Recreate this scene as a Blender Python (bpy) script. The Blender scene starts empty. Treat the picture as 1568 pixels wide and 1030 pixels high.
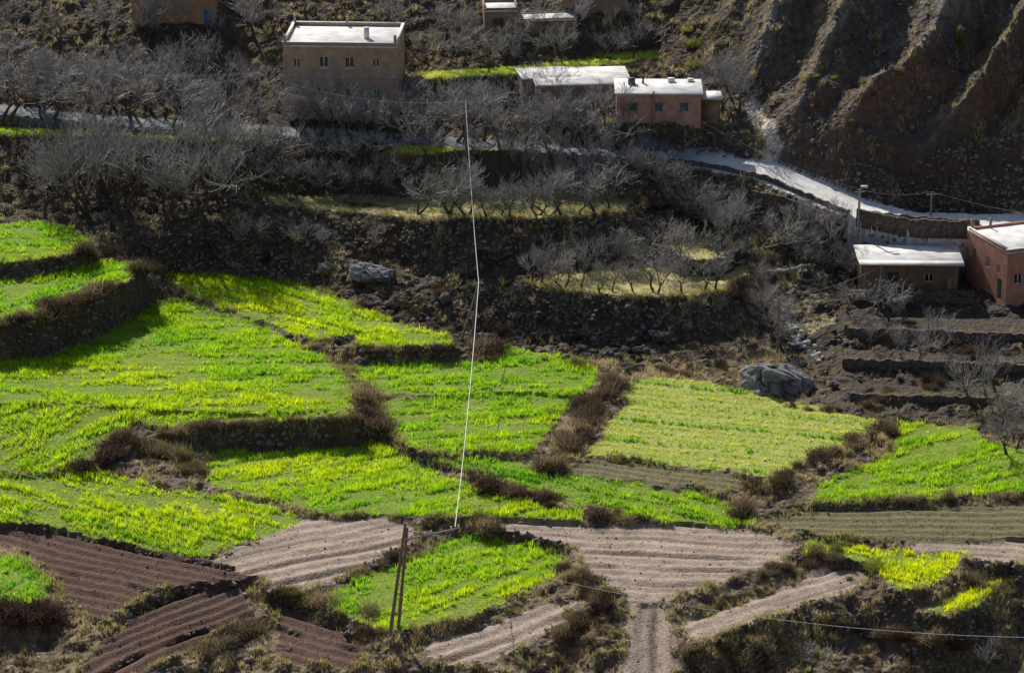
import bpy, math, random, bmesh
import numpy as np
from mathutils import Vector, Matrix
random.seed(7); RNG=np.random.default_rng(11)
sc=bpy.context.scene
sc.view_settings.view_transform='Standard'
# ---------------------------------------------------------------- camera
F=4446.0; CZ=95.0; P=math.radians(20)
cd=bpy.data.cameras.new('camera'); cam=bpy.data.objects.new('camera',cd); sc.collection.objects.link(cam)
cam.location=(0,0,CZ); cam.rotation_euler=(math.radians(70),0,0)
cd.sensor_width=36; cd.lens=36*F/1568; cd.clip_end=5000; cd.clip_start=0.5
sc.camera=cam
FW=np.array([0,math.cos(P),-math.sin(P)]); UP=np.array([0,math.sin(P),math.cos(P)])
def ray(u,v): return FW+np.array([1,0,0])*(u-784)/F-UP*(v-515)/F
def unp(u,v,z):
    d=ray(u,v); t=(z-CZ)/d[2]; return d[0]*t,d[1]*t
def xat(u,y,z): return (u-784)/F*(y*math.cos(P)+(CZ-z)*math.sin(P))
# ---------------------------------------------------------------- noise
TAB=RNG.random((8,256,256))
def vn(x,y,s=0):
    t=TAB[s%8]; xi=np.floor(x).astype(int); yi=np.floor(y).astype(int)
    fx=x-xi; fy=y-yi; fx=fx*fx*(3-2*fx); fy=fy*fy*(3-2*fy)
    a=t[yi&255,xi&255]; b=t[yi&255,(xi+1)&255]; c=t[(yi+1)&255,xi&255]; d=t[(yi+1)&255,(xi+1)&255]
    return (a*(1-fx)+b*fx)*(1-fy)+(c*(1-fx)+d*fx)*fy
def fbm(x,y,o=4,s=0):
    r=0;a=.5
    for i in range(o):
        r=r+a*vn(x*2**i+17.3*i,y*2**i+5.1*i,s+i); a*=.5
    return r/(1-.5**o)
# ---------------------------------------------------------------- base terrain
PY=[-900,-20,0,50,100,150,185,195,210,228,240,247,254,258,263,268,275,281,286,292,300,310,330,400,600,1500]
PL=[150,93.5,92,44,3,-4,-1,.3,2,3.8,5,6,8,8.5,7.5,9.2,12,14.3,15,17,20.5,25,34,75,160,420]
PC=[150,93.5,92,44,2,-5,-1.5,.3,2,3,3.6,2.6,2.6,4.8,7,9.5,12,14.2,15,17.5,20.5,25,34,75,160,420]
PR=[150,93.5,92,44,-8,-11,-6,-3.4,1,2.4,3,3.2,4.5,5,5.8,9,11,14,15,17.5,20.5,25,34,75,160,420]
def sst(a,b,x):
    t=np.clip((x-a)/(b-a),0,1); return t*t*(3-2*t)
def ridges(x,y):
    w=fbm(x*.05,y*.05,3,2)*12; q=(x*.67-y*.74)+w
    rid=1-np.abs(((q/6.5)%1)*2-1); rid2=1-np.abs(((q/2.3+.3)%1)*2-1)
    return rid,rid2
def base(x,y):
    l=np.interp(y,PY,PL); c=np.interp(y,PY,PC); r=np.interp(y,PY,PR)
    k=np.clip(x/45,-1,1)
    z=np.where(k<0,c+(l-c)*(-k),c+(r-c)*k)
    ys=np.interp(x,[20,27,35,60],[283,278,273.5,270])
    m=sst(19,27,x)*np.clip(1-(y-330)/200,0,1)
    rid,rid2=ridges(x,y)
    hill=np.clip(y-ys,0,60)*.25+sst(0,1.8,y-ys)*np.interp(x,[24,33,60],[0,4.0,5.2])*(0.7+.5*vn(x*.15,y*0,1))
    hill=hill+sst(1,7,y-ys)*(rid**1.4*2.7*(.6+.8*vn(x*.12,y*.12,3))+rid2*.8*vn(x*.2,y*.2,5)+fbm(x*.5,y*.5,4,4)*1.6-1.7)
    return z+m*hill
# ---------------------------------------------------------------- fields  (outlines traced as a survey map)
FL=[
('g',[(0,337),(60,343),(120,352),(145,372),(140,385),(60,397),(20,400),(0,397)],9.9,((0,370),(140,378)),.3),
('g',[(0,435),(60,425),(150,405),(185,398),(222,400),(215,425),(120,455),(60,480),(0,502)],8.5,((0,470),(150,430)),.35),
('g',[(250,418),(330,420),(440,430),(490,440),(545,465),(540,510),(480,520),(400,490),(300,455),(255,435)],5.1,((280,430),(520,500)),.45),
('g',[(545,470),(600,490),(690,515),(692,528),(640,530),(590,533),(548,530),(540,500)],4.9,((545,500),(690,520)),.75),
('g',[(255,453),(300,462),(420,503),(500,548),(530,570),(548,600),(543,625),(400,632),(250,628),(100,622),(0,616),(0,575),(80,545),(180,500),(215,472)],4.9,((0,600),(500,590)),.35),
('g',[(525,562),(700,555),(760,554),(765,530),(850,545),(918,562),(915,580),(895,607),(750,604),(575,604),(545,580)],3.6,((560,590),(900,580)),.4),
('g',[(580,612),(750,607),(885,611),(850,650),(830,680),(800,695),(700,698),(640,695),(600,665),(585,635)],3.35,((600,650),(820,640)),.1),
('g2',[(955,585,3.8),(1010,577,3.9),(1080,585,3.8),(1200,610,3.7),(1340,640,3.5),(1330,665,3.4),(1230,705,3.2),(1200,733,3.1),(1100,722,3.1),(900,697,3.2),(935,650,3.5),(960,620,3.6)],3.7,((940,640),(1300,668)),.55),
('p3',[(893,704),(1000,714),(1150,735),(1190,738),(1110,752),(960,738),(870,728)],2.9,((900,715),(1100,740)),0),
('g',[(1375,645),(1500,655),(1515,680),(1568,705),(1568,745),(1450,760),(1300,770),(1235,768),(1260,740),(1370,690)],2.7,((1280,760),(1560,700)),.3),
('p3',[(1220,782),(1568,770),(1568,826),(1400,828),(1250,820),(1170,798)],2.2,((1220,795),(1560,800)),0),
('p2',[(1400,832),(1568,829),(1568,872),(1490,862),(1400,843)],2.0,((1400,840),(1568,850)),0),
('g',[(1230,822),(1320,840),(1480,852),(1460,875),(1410,905),(1370,908),(1345,880),(1290,857),(1240,850)],1.8,((1240,835),(1440,880)),.9),
('g',[(1425,940),(1470,905),(1545,880),(1545,893),(1455,947)],.9,((1430,935),(1540,885)),.9),
('g',[(0,618,4.7),(100,624,4.7),(250,630,4.7),(400,634,4.8),(543,627,4.8),(545,638,4.7),(400,643,4.7),(280,650,4.5),(200,650,4.3),(165,680,3.8),(120,715,3.1),(60,730,2.9),(0,712,3.0)],3.7,((0,700),(200,640)),.5),
('g',[(0,714,2.9),(60,732,2.8),(130,722,2.8),(170,730,2.7),(250,750,2.5),(400,775,2.2),(470,795,2.0),(450,810,1.9),(310,850,1.7),(200,835,1.7),(60,812,1.9),(0,795,2.0)],2.6,((0,735),(400,820)),.35),
('g',[(320,692),(450,686),(585,676),(640,710),(700,735),(760,760),(880,785),(900,800),(820,800),(640,792),(500,790),(420,770),(325,745)],2.4,((340,740),(600,695)),.35),
('g',[(650,706,2.9),(800,708,2.9),(830,725,2.8),(1000,745,2.7),(1120,770,2.5),(1165,805,2.2),(1100,808,2.2),(950,795,2.3),(860,770,2.5),(740,730,2.7)],2.8,((700,720),(1100,790)),.15),
('p2',[(470,797,2.1),(610,800,2.1),(640,825,2.0),(590,850,1.8),(500,897,1.5),(440,915,1.4),(390,888,1.5),(320,857,1.7),(400,828,1.9)],1.7,((340,860),(600,815)),0),
('g',[(700,825),(750,818),(850,830),(865,860),(840,890),(720,945),(600,970),(520,945),(490,920),(560,880),(640,850)],1.3,((540,930),(780,850)),.35),
('p2',[(700,800),(860,805),(1080,805),(1215,825),(1220,850),(1100,890),(1020,920),(960,920),(900,870),(860,830),(760,812)],2.0,((900,830),(1200,838)),0),
('p2',[(1250,860),(1350,880),(1300,905),(1180,945),(1060,985),(1040,950),(1190,905),(1240,875)],1.1,((1060,965),(1300,885)),0),
('p2',[(640,985,.5),(760,948,.8),(880,915,1.0),(870,950,.8),(800,990,.4),(720,1020,.2),(680,1015,.2)],.2,((650,1000),(860,930)),0),
('p2',[(960,922,1.9),(1015,922,1.9),(1040,960,1.0),(1035,1060,-.9),(935,1060,-.9),(960,970,.9)],.3,((990,930),(985,1030)),0),
('p1',[(0,812),(60,815),(200,838),(310,853),(385,885),(330,903),(250,900),(200,930),(150,955),(110,930),(75,880),(20,840),(0,830)],1.45,((20,830),(330,895)),0),
('p1',[(150,990),(200,945),(260,912),(385,895),(383,940),(330,975),(280,1000),(200,1040),(80,1060)],.8,((160,1000),(380,910)),0),
('p1',[(415,925),(470,940),(530,970),(572,1000),(560,1020),(430,1020),(430,970)],.2,((420,950),(560,990)),0),
('g',[(0,840),(40,855),(78,885),(70,912),(40,925),(0,925)],2.0,((0,900),(60,870)),0),
('t',[(0,190),(130,190),(300,203),(435,198),(425,214),(330,216),(150,209),(0,206)],14.3,((0,200),(400,205)),0),
('t',[(600,218),(700,221),(890,226),(905,236),(800,242),(597,237)],14.1,((0,200),(400,205)),0),
('d',[(400,298),(620,300),(700,290),(960,285),(968,310),(945,325),(850,335),(650,337),(560,325),(420,312)],10.3,((0,200),(400,205)),0),
('d',[(795,433),(850,425),(960,408),(1080,398),(1140,405),(1150,425),(1140,440),(1060,450),(960,452),(850,446)],6.5,((0,200),(400,205)),0),
('d',[(1020,375),(1080,350),(1120,355),(1135,380),(1110,395),(1040,395)],8.0,((0,200),(400,205)),0),
('t',[(640,112),(800,100),(1000,75),(1012,88),(850,110),(640,124)],18.2,((0,200),(400,205)),0),
('b',[(925,158),(1095,156),(1100,188),(925,191)],16.1,((0,200),(400,205)),0),
('b',[(1300,392),(1500,390),(1500,452),(1290,452)],5.3,((0,200),(400,205)),0),
('b',[(1290,482),(1568,490),(1568,512),(1300,502)],4.8,((0,200),(400,205)),0),
('b',[(1290,535),(1568,543),(1568,558),(1300,552)],4.0,((0,200),(400,205)),0),
('b',[(1290,585),(1568,592),(1568,610),(1300,602)],3.3,((0,200),(400,205)),0),
]
ROAD=[(-160,150,16),(0,168,15.4),(130,182,15),(300,194,14.8),(430,201,14.6),(600,211,14.4),(750,222,14.1),(900,231,13.8),(1000,238,13.5),(1080,247,13.1),(1170,262,12.4),(1240,290,11.3),(1310,320,10.2),(1400,338,9.8),(1700,345,9.6)]
PATH=[(1150,168,0),(1172,195,0),(1185,225,0),(1178,250,0)]
ST=.25
xf=np.arange(-70,70.01,ST); yf=np.arange(172,322.01,ST)
X,Y=np.meshgrid(xf,yf)
Z=base(X,Y)
kind=np.full(X.shape,-1)
wx=X+(fbm(X*.6,Y*.6,2,1)-.5)*1.1; wy=Y+(fbm(X*.6,Y*.6,2,5)-.5)*1.1
def inpoly(px,py,poly):
    r=np.zeros(px.shape,bool); n=len(poly)
    for i in range(n):
        x1,y1=poly[i]; x2,y2=poly[(i+1)%n]
        if y1==y2: continue
        c=((y1>py)!=(y2>py))&(px<(x2-x1)*(py-y1)/(y2-y1)+x1); r^=c
    return r
INFO=[]
for k,(ty,pl,z,rd,yel) in enumerate(FL):
    w=[];zz_=[]
    for pnt in pl:
        u,v=pnt[:2]; zv=pnt[2] if len(pnt)>2 else z
        if u<=0:u-=140
        if u>=1568:u+=140
        w.append(unp(u,v,zv)); zz_.append(zv)
    w=np.array(w); Am=np.c_[w,np.ones(len(w))]
    co=np.linalg.lstsq(Am,np.array(zz_),rcond=None)[0] if len(pl[0])>2 else np.array([0,0,z])
    a=np.array(unp(*rd[0],z)); b=np.array(unp(*rd[1],z)); d=(b-a)/np.linalg.norm(b-a)
    INFO.append((w,d))
    m=inpoly(wx,wy,[tuple(p) for p in w])
    kind[m]=k
    zz=co[0]*X+co[1]*Y+co[2]+(fbm(X*.06,Y*.06,2,3)-.5)*.4
    Z[m]=zz[m]
# road
RW=np.array([(*unp(u,v,z),z) for u,v,z in ROAD])
def polydist(px,py,L):
    best=np.full(px.shape,1e9); bz=np.zeros(px.shape)
    for i in range(len(L)-1):
        a=L[i];b=L[i+1]; dx,dy=b[0]-a[0],b[1]-a[1]
        t=np.clip(((px-a[0])*dx+(py-a[1])*dy)/(dx*dx+dy*dy),0,1)
        d=np.hypot(px-a[0]-t*dx,py-a[1]-t*dy); c=d<best
        best=np.where(c,d,best); bz=np.where(c,a[2]+(b[2]-a[2])*t,bz)
    return best,bz
rdist,rz=polydist(X,Y,RW)
KR=len(FL)
hw=np.interp(X,[10,25],[1.6,2.7])
m=rdist<hw+.15; kind[m]=-2; Z[m]=rz[m]
mr=rdist+ (fbm(X,Y,2,3)-.5)*.5<hw; kind[mr]=KR
fixed=(kind!=-1)
near=fixed.copy()
for _ in range(14):
    n2=near.copy(); n2[1:]|=near[:-1]; n2[:-1]|=near[1:]; n2[:,1:]|=near[:,:-1]; n2[:,:-1]|=near[:,1:]; near=n2
free=near&~fixed
for it in range(500):
    A=Z.copy(); A[1:-1,1:-1]=.25*(Z[:-2,1:-1]+Z[2:,1:-1]+Z[1:-1,:-2]+Z[1:-1,2:])
    Z[free]=A[free]
nf=(kind==-1)
soft=fixed.astype(float)
for _ in range(3):
    s2=soft.copy(); s2[1:-1,1:-1]=(soft[:-2,1:-1]+soft[2:,1:-1]+soft[1:-1,:-2]+soft[1:-1,2:]+soft[1:-1,1:-1])/5; soft=s2
hl=sst(20,27,X)*sst(272,278,Y)
Z+=np.where(nf,(1-soft)*((fbm(X*.9,Y*.9,4,2)-.5)*1.1+(vn(X*2,Y*2,6)-.5)*.35)*(1-.4*hl),0)
Z+=np.where(fixed&(kind!=KR)&(kind!=-2),(fbm(X*1.2,Y*1.2,3,2)-.5)*.14,0)
groove=np.zeros(X.shape)
for k,(ty,pl,z,rd,yel) in enumerate(FL):
    if ty in('p1','p2','p3'):
        d=INFO[k][1]; m=kind==k; q=(-X*d[1]+Y*d[0]); sp={'p1':1.25,'p2':1.3,'p3':1.1}[ty]; am={'p1':.15,'p2':.065,'p3':.09}[ty]
        q=q+(fbm(X*.12,Y*.12,2,4)-.5)*1.6+(fbm(X*.5,Y*.5,2,1)-.5)*.3
        Z[m]+=(am*np.cos(q*2*math.pi/sp))[m]
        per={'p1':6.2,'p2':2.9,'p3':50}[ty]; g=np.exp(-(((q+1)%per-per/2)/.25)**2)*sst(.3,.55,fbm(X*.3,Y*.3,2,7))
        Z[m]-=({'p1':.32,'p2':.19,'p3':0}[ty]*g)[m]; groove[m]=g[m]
def H(x,y):
    x=np.atleast_1d(np.asarray(x,float)); y=np.atleast_1d(np.asarray(y,float))
    gx=np.clip((x-xf[0])/ST,0,len(xf)-1.001); gy=np.clip((y-yf[0])/ST,0,len(yf)-1.001)
    i=gx.astype(int); j=gy.astype(int); fx=gx-i; fy=gy-j
    return (Z[j,i]*(1-fx)+Z[j,i+1]*fx)*(1-fy)+(Z[j+1,i]*(1-fx)+Z[j+1,i+1]*fx)*fy
def hit(u,v):
    d=ray(u,v); ys=np.arange(173,321,.2); t=ys/d[1]; xs=d[0]*t; zs=CZ+d[2]*t
    h=H(xs,ys); i=np.argmax(zs<=h)
    if zs[i]>h[i]: i=len(ys)-1
    return float(xs[i]),float(ys[i]),float(h[i])
gy_,gx_=np.gradient(Z,ST); slope=np.hypot(gx_,gy_)
# ---------------------------------------------------------------- colours
def mixc(a,b,t): return a+(np.array(b)-a)*t[...,None]
n1=fbm(X*.25,Y*.25,4,1); n2=fbm(X*1.3,Y*1.3,3,3); n3=fbm(X*3.1,Y*3.1,2,6)
C=np.zeros(X.shape+(3,)); C[:]=(.14,.10,.072)
C=mixc(C,(.27,.215,.12),sst(.45,.65,n2)*.8)
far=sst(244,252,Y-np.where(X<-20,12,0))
C=mixc(C,(.062,.045,.035),far*.88)  # far slope soil, albedo lowered to paint in the shade lying over it
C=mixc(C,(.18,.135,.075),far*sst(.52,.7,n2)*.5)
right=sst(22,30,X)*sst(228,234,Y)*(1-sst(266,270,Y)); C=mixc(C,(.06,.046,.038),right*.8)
C=mixc(C,(.12,.10,.085),hl*.95); C=mixc(C,(.08,.065,.055),hl*sst(.48,.6,n1)*.8)
rd1,rd2=ridges(X,Y); C=mixc(C,(.24,.22,.20),hl*sst(.74,.95,rd1+.35*(n2-.5))*.8); C=mixc(C,(.24,.20,.10),hl*sst(.56,.7,n2)*sst(.3,.6,rd1)*.7)  # sunlight painted on ridge crests as paler colour, then dry grass tint
C=mixc(C,(.04,.036,.032),hl*sst(.60,.73,n3)*.6)
cl=hl*sst(.9,1.5,slope)*(1-sst(283,288,Y)); C=mixc(C,(.15,.088,.06),cl)
riv=np.exp(-((Y-251)/5)**2)*sst(-32,-18,X)*(1-sst(8,18,X)); C=mixc(C,(.07,.052,.042),np.where(nf,riv,0)*.8)
rgh=(X>14)&(X<30)&(Y>252)&(Y<275)&nf
C=mixc(C,(.34,.28,.17),np.where(rgh,sst(.42,.6,n2)*.85,0))
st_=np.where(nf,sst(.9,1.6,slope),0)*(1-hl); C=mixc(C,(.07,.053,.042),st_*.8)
PTH=np.array([(hit(u,v)[0],hit(u,v)[1],0) for u,v,_ in PATH]); pd,_=polydist(X,Y,PTH)
C=mixc(C,(.62,.55,.46),1-sst(.4,1.0,pd+(n2-.5)*.6))
cols={'g':(.20,.27,.03),'g2':(.36,.38,.09),'p1':(.12,.07,.052),'p2':(.38,.295,.23),'p3':(.18,.155,.08),'t':(.40,.50,.06),'d':(.48,.41,.2),'b':(.075,.058,.045)}
for k,f in enumerate(FL):
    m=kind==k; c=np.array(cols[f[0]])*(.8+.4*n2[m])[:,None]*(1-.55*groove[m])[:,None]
    if f[0] in('d','t'): c=c*(1-.5*sst(.5,.65,n1[m]))[:,None]
    if f[0]=='p2': c=c*(.82+.36*n1[m])[:,None]
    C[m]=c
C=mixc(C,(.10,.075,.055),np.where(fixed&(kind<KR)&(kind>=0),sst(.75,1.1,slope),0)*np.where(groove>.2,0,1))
m=(kind==KR)|(kind==-2); tr=np.exp(-((rdist-.85)/.35)**2)
rc=(np.array((.22,.225,.235))[None,None]+(np.array((.72,.69,.65))-np.array((.22,.225,.235)))[None,None]*sst(15,22,X)[...,None])  # grey asphalt with tree shade painted in on the left, bright right bend
C[m]=(rc*(.8+.3*n2+.12*tr)[...,None])[m]
# ---------------------------------------------------------------- materials
def newmat(name):
    m=bpy.data.materials.new(name); m.use_nodes=True; nt=m.node_tree; nt.nodes.clear()
    o=nt.nodes.new('ShaderNodeOutputMaterial'); return m,nt,o
def N(nt,t,**kw):
    n=nt.nodes.new(t)
    for k,v in kw.items():
        if k in n.inputs: n.inputs[k].default_value=v
        else: setattr(n,k,v)
    return n
def basic(name,col=None,attr=None,rough=.9,nscale=3,nlo=.7,nhi=1.25,bump=.3,bscale=8,bdist=.05,spec=.2,vor=0,metal=0):
    m,nt,o=newmat(name); L=nt.links
    b=N(nt,'ShaderNodeBsdfPrincipled'); b.inputs['Roughness'].default_value=rough; b.inputs['Specular IOR Level'].default_value=spec; b.inputs['Metallic'].default_value=metal
    tc=N(nt,'ShaderNodeNewGeometry') if attr else N(nt,'ShaderNodeTexCoord'); po=tc.outputs['Position'] if attr else tc.outputs['Object']
    nz=N(nt,'ShaderNodeTexNoise'); nz.inputs['Scale'].default_value=nscale; nz.inputs['Detail'].default_value=3; L.new(po,nz.inputs['Vector'])
    mr_=N(nt,'ShaderNodeMapRange'); mr_.inputs[1].default_value=.3; mr_.inputs[2].default_value=.7; mr_.inputs[3].default_value=nlo; mr_.inputs[4].default_value=nhi; L.new(nz.outputs[0],mr_.inputs[0])
    vm=N(nt,'ShaderNodeVectorMath',operation='SCALE'); L.new(mr_.outputs[0],vm.inputs['Scale'])
    if attr:
        a=N(nt,'ShaderNodeAttribute'); a.attribute_name=attr; L.new(a.outputs['Color'],vm.inputs[0])
    else: vm.inputs[0].default_value=col[:3]
    L.new(vm.outputs[0],b.inputs['Base Color'])
    if bump>0:
        if vor:
            nb=N(nt,'ShaderNodeTexVoronoi'); nb.inputs['Scale'].default_value=vor
        else:
            nb=N(nt,'ShaderNodeTexNoise'); nb.inputs['Scale'].default_value=bscale; nb.inputs['Detail'].default_value=2
        L.new(po,nb.inputs['Vector']); bp=N(nt,'ShaderNodeBump'); bp.inputs['Strength'].default_value=bump; bp.inputs['Distance'].default_value=bdist; bp.invert=bool(vor)
        L.new(nb.outputs[0],bp.inputs['Height']); L.new(bp.outputs[0],b.inputs['Normal'])
    L.new(b.outputs[0],o.inputs[0]); return m
def leafmat(name,attr='Col',trans=.5,col=None,lo=.5,hi=1.5):
    m,nt,o=newmat(name); L=nt.links
    d=N(nt,'ShaderNodeBsdfDiffuse'); t=N(nt,'ShaderNodeBsdfTranslucent'); x=N(nt,'ShaderNodeMixShader'); x.inputs[0].default_value=trans
    if attr:
        a=N(nt,'ShaderNodeAttribute'); a.attribute_name=attr; L.new(a.outputs['Color'],d.inputs[0]); L.new(a.outputs['Color'],t.inputs[0])
    else:
        oi=N(nt,'ShaderNodeObjectInfo'); mr_=N(nt,'ShaderNodeMapRange'); mr_.inputs[3].default_value=lo; mr_.inputs[4].default_value=hi; L.new(oi.outputs['Random'],mr_.inputs[0])
        vm=N(nt,'ShaderNodeVectorMath',operation='SCALE'); vm.inputs[0].default_value=col; L.new(mr_.outputs[0],vm.inputs['Scale']); L.new(vm.outputs[0],d.inputs[0]); L.new(vm.outputs[0],t.inputs[0])
    L.new(d.outputs[0],x.inputs[1]); L.new(t.outputs[0],x.inputs[2]); L.new(x.outputs[0],o.inputs[0]); return m
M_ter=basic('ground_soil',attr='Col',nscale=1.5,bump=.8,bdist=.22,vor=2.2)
M_fld=basic('field_soil',attr='Col',nscale=4,bump=.7,bscale=6,bdist=.12)
M_road=basic('dusty_road',attr='Col',nscale=2,nlo=.85,nhi=1.1,bump=0)
M_crop=leafmat('crop_leaves',trans=.6); M_dry=leafmat('dry_grass_blades',trans=.45)
M_rock=basic('rock',attr='Col',nscale=2,bump=.6,bscale=5,bdist=.1,nlo=.55,nhi=1.3)
M_bark=basic('shaded_bark',(.10,.08,.066),nscale=5,bump=0,rough=.8,spec=.2); M_twig=basic('sunlit_twigs',(.42,.395,.375),nscale=.7,nlo=.45,nhi=1.2,bump=0,rough=.55,spec=.35)  # shade painted into trunk and limb colour, sunlit gleam into the twigs
M_bush=leafmat('dry_bush_twigs',attr=None,trans=.4,col=(.27,.215,.13))
M_bushg=leafmat('shrub_leaves',attr=None,trans=.5,col=(.30,.32,.08))
M_bushr=leafmat('brown_bush',attr=None,trans=.35,col=(.15,.105,.075))
def mesh(name,V,Fc,mat,cols=None,smooth=False,n=None):
    me=bpy.data.meshes.new(name); V=np.asarray(V,np.float32); Fc=np.asarray(Fc,np.int32)
    s=Fc.shape[1]; me.vertices.add(len(V)); me.vertices.foreach_set('co',V.ravel())
    me.loops.add(Fc.size); me.loops.foreach_set('vertex_index',Fc.ravel()); me.polygons.add(len(Fc))
    me.polygons.foreach_set('loop_start',np.arange(0,Fc.size,s,dtype=np.int32)); me.polygons.foreach_set('loop_total',np.full(len(Fc),s,np.int32))
    if cols is not None:
        a=me.color_attributes.new('Col','FLOAT_COLOR','POINT'); c=np.ones((len(V),4),np.float32); c[:,:3]=cols; a.data.foreach_set('color',c.ravel())
    me.update(calc_edges=True); me.materials.append(mat)
    if smooth: me.polygons.foreach_set('use_smooth',np.ones(len(Fc),bool))
    return me
def obj(name,me,parent=None,loc=(0,0,0),rot=(0,0,0),scale=1):
    o=bpy.data.objects.new(name,me); sc.collection.objects.link(o); o.location=loc; o.rotation_euler=rot
    o.scale=(scale,)*3 if not hasattr(scale,'__len__') else scale
    if parent: o.parent=parent
    return o
# ---- one ground sheet (dense in the valley, coarse to the horizon)
ex=np.cumsum(np.geomspace(1,90,22)); exl=xf[0]-ex[::-1]; exr=xf[-1]+ex
ey=np.cumsum(np.geomspace(1,90,24)); ey0=yf[0]-ey[::-1]; ey1=yf[-1]+np.cumsum(np.geomspace(1,110,24))
xs=np.concatenate([exl,xf,exr]); ys=np.concatenate([ey0,yf,ey1])
XX,YY=np.meshgrid(xs,ys); ZZ=base(XX,YY)+np.where(YY>330,(fbm(XX*.01,YY*.01,4,3)-.5)*60*np.clip((YY-330)/150,0,1),0)
r0=len(ey0); c0=len(exl); ZZ[r0:r0+len(yf),c0:c0+len(xf)]=Z
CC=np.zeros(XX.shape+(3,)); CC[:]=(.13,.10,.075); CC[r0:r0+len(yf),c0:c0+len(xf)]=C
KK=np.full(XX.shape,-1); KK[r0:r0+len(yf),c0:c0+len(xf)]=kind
ny,nx=XX.shape; I=np.arange(ny*nx).reshape(ny,nx)
Q=np.stack([I[:-1,:-1],I[:-1,1:],I[1:,1:],I[1:,:-1]],-1).reshape(-1,4)
fk=KK[:-1,:-1].reshape(-1)
AV=np.stack([XX,YY,ZZ],-1).reshape(-1,3); AC=CC.reshape(-1,3)
def sub(name,sel,mat,smooth=True):
    q=Q[sel]
    if len(q)==0: return
    u,inv=np.unique(q,return_inverse=True); return obj(name,mesh(name,AV[u],inv.reshape(-1,4),mat,AC[u],smooth))
nm={'g':'green_crop_field','g2':'green_crop_field','p1':'ploughed_field','p2':'fallow_field','p3':'ploughed_field','t':'grass_terrace','d':'grass_terrace'}
isf=np.zeros(len(fk),bool)
for k,f in enumerate(FL):
    if f[0] in nm:
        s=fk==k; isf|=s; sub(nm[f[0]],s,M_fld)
s=fk==KR; isf|=s; sub('road',s,M_road)
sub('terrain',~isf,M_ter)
# ---------------------------------------------------------------- blades
def blades(px,py,h,col,nb,w,lean,spread,name,mat,crop=False):
    n=len(px); x=np.repeat(px,nb)+RNG.normal(0,spread,n*nb); y=np.repeat(py,nb)+RNG.normal(0,spread,n*nb)
    hh=np.repeat(h,nb)*RNG.uniform(.6,1.25,n*nb); z=H(x,y)-.03; a=RNG.uniform(0,2*math.pi,n*nb); la=RNG.uniform(0,2*math.pi,n*nb); ll=hh*RNG.uniform(0,lean,n*nb)
    ww=w*RNG.uniform(.6,1.4,n*nb)
    b1=np.stack([x-np.cos(a)*ww,y-np.sin(a)*ww,z],-1); b2=np.stack([x+np.cos(a)*ww,y+np.sin(a)*ww,z],-1)
    tp=np.stack([x+np.cos(la)*ll,y+np.sin(la)*ll,z+hh],-1)
    V=np.stack([b1,b2,tp],1); c=np.repeat(col,nb,0)*RNG.uniform(.75,1.3,(n*nb,1))
    if crop:
        ok=slope[np.clip(((y-yf[0])/ST+.5).astype(int),0,len(yf)-1),np.clip(((x-xf[0])/ST+.5).astype(int),0,len(xf)-1)]<.75
        V=V[ok]; c=c[ok]
    V=V.reshape(-1,3); c=np.clip(np.repeat(c,3,0),0,.97)
    return obj(name,mesh(name,V,np.arange(len(V)).reshape(-1,3),mat,c))
PX=[];PYY=[];PH=[];PCo=[]
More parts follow.
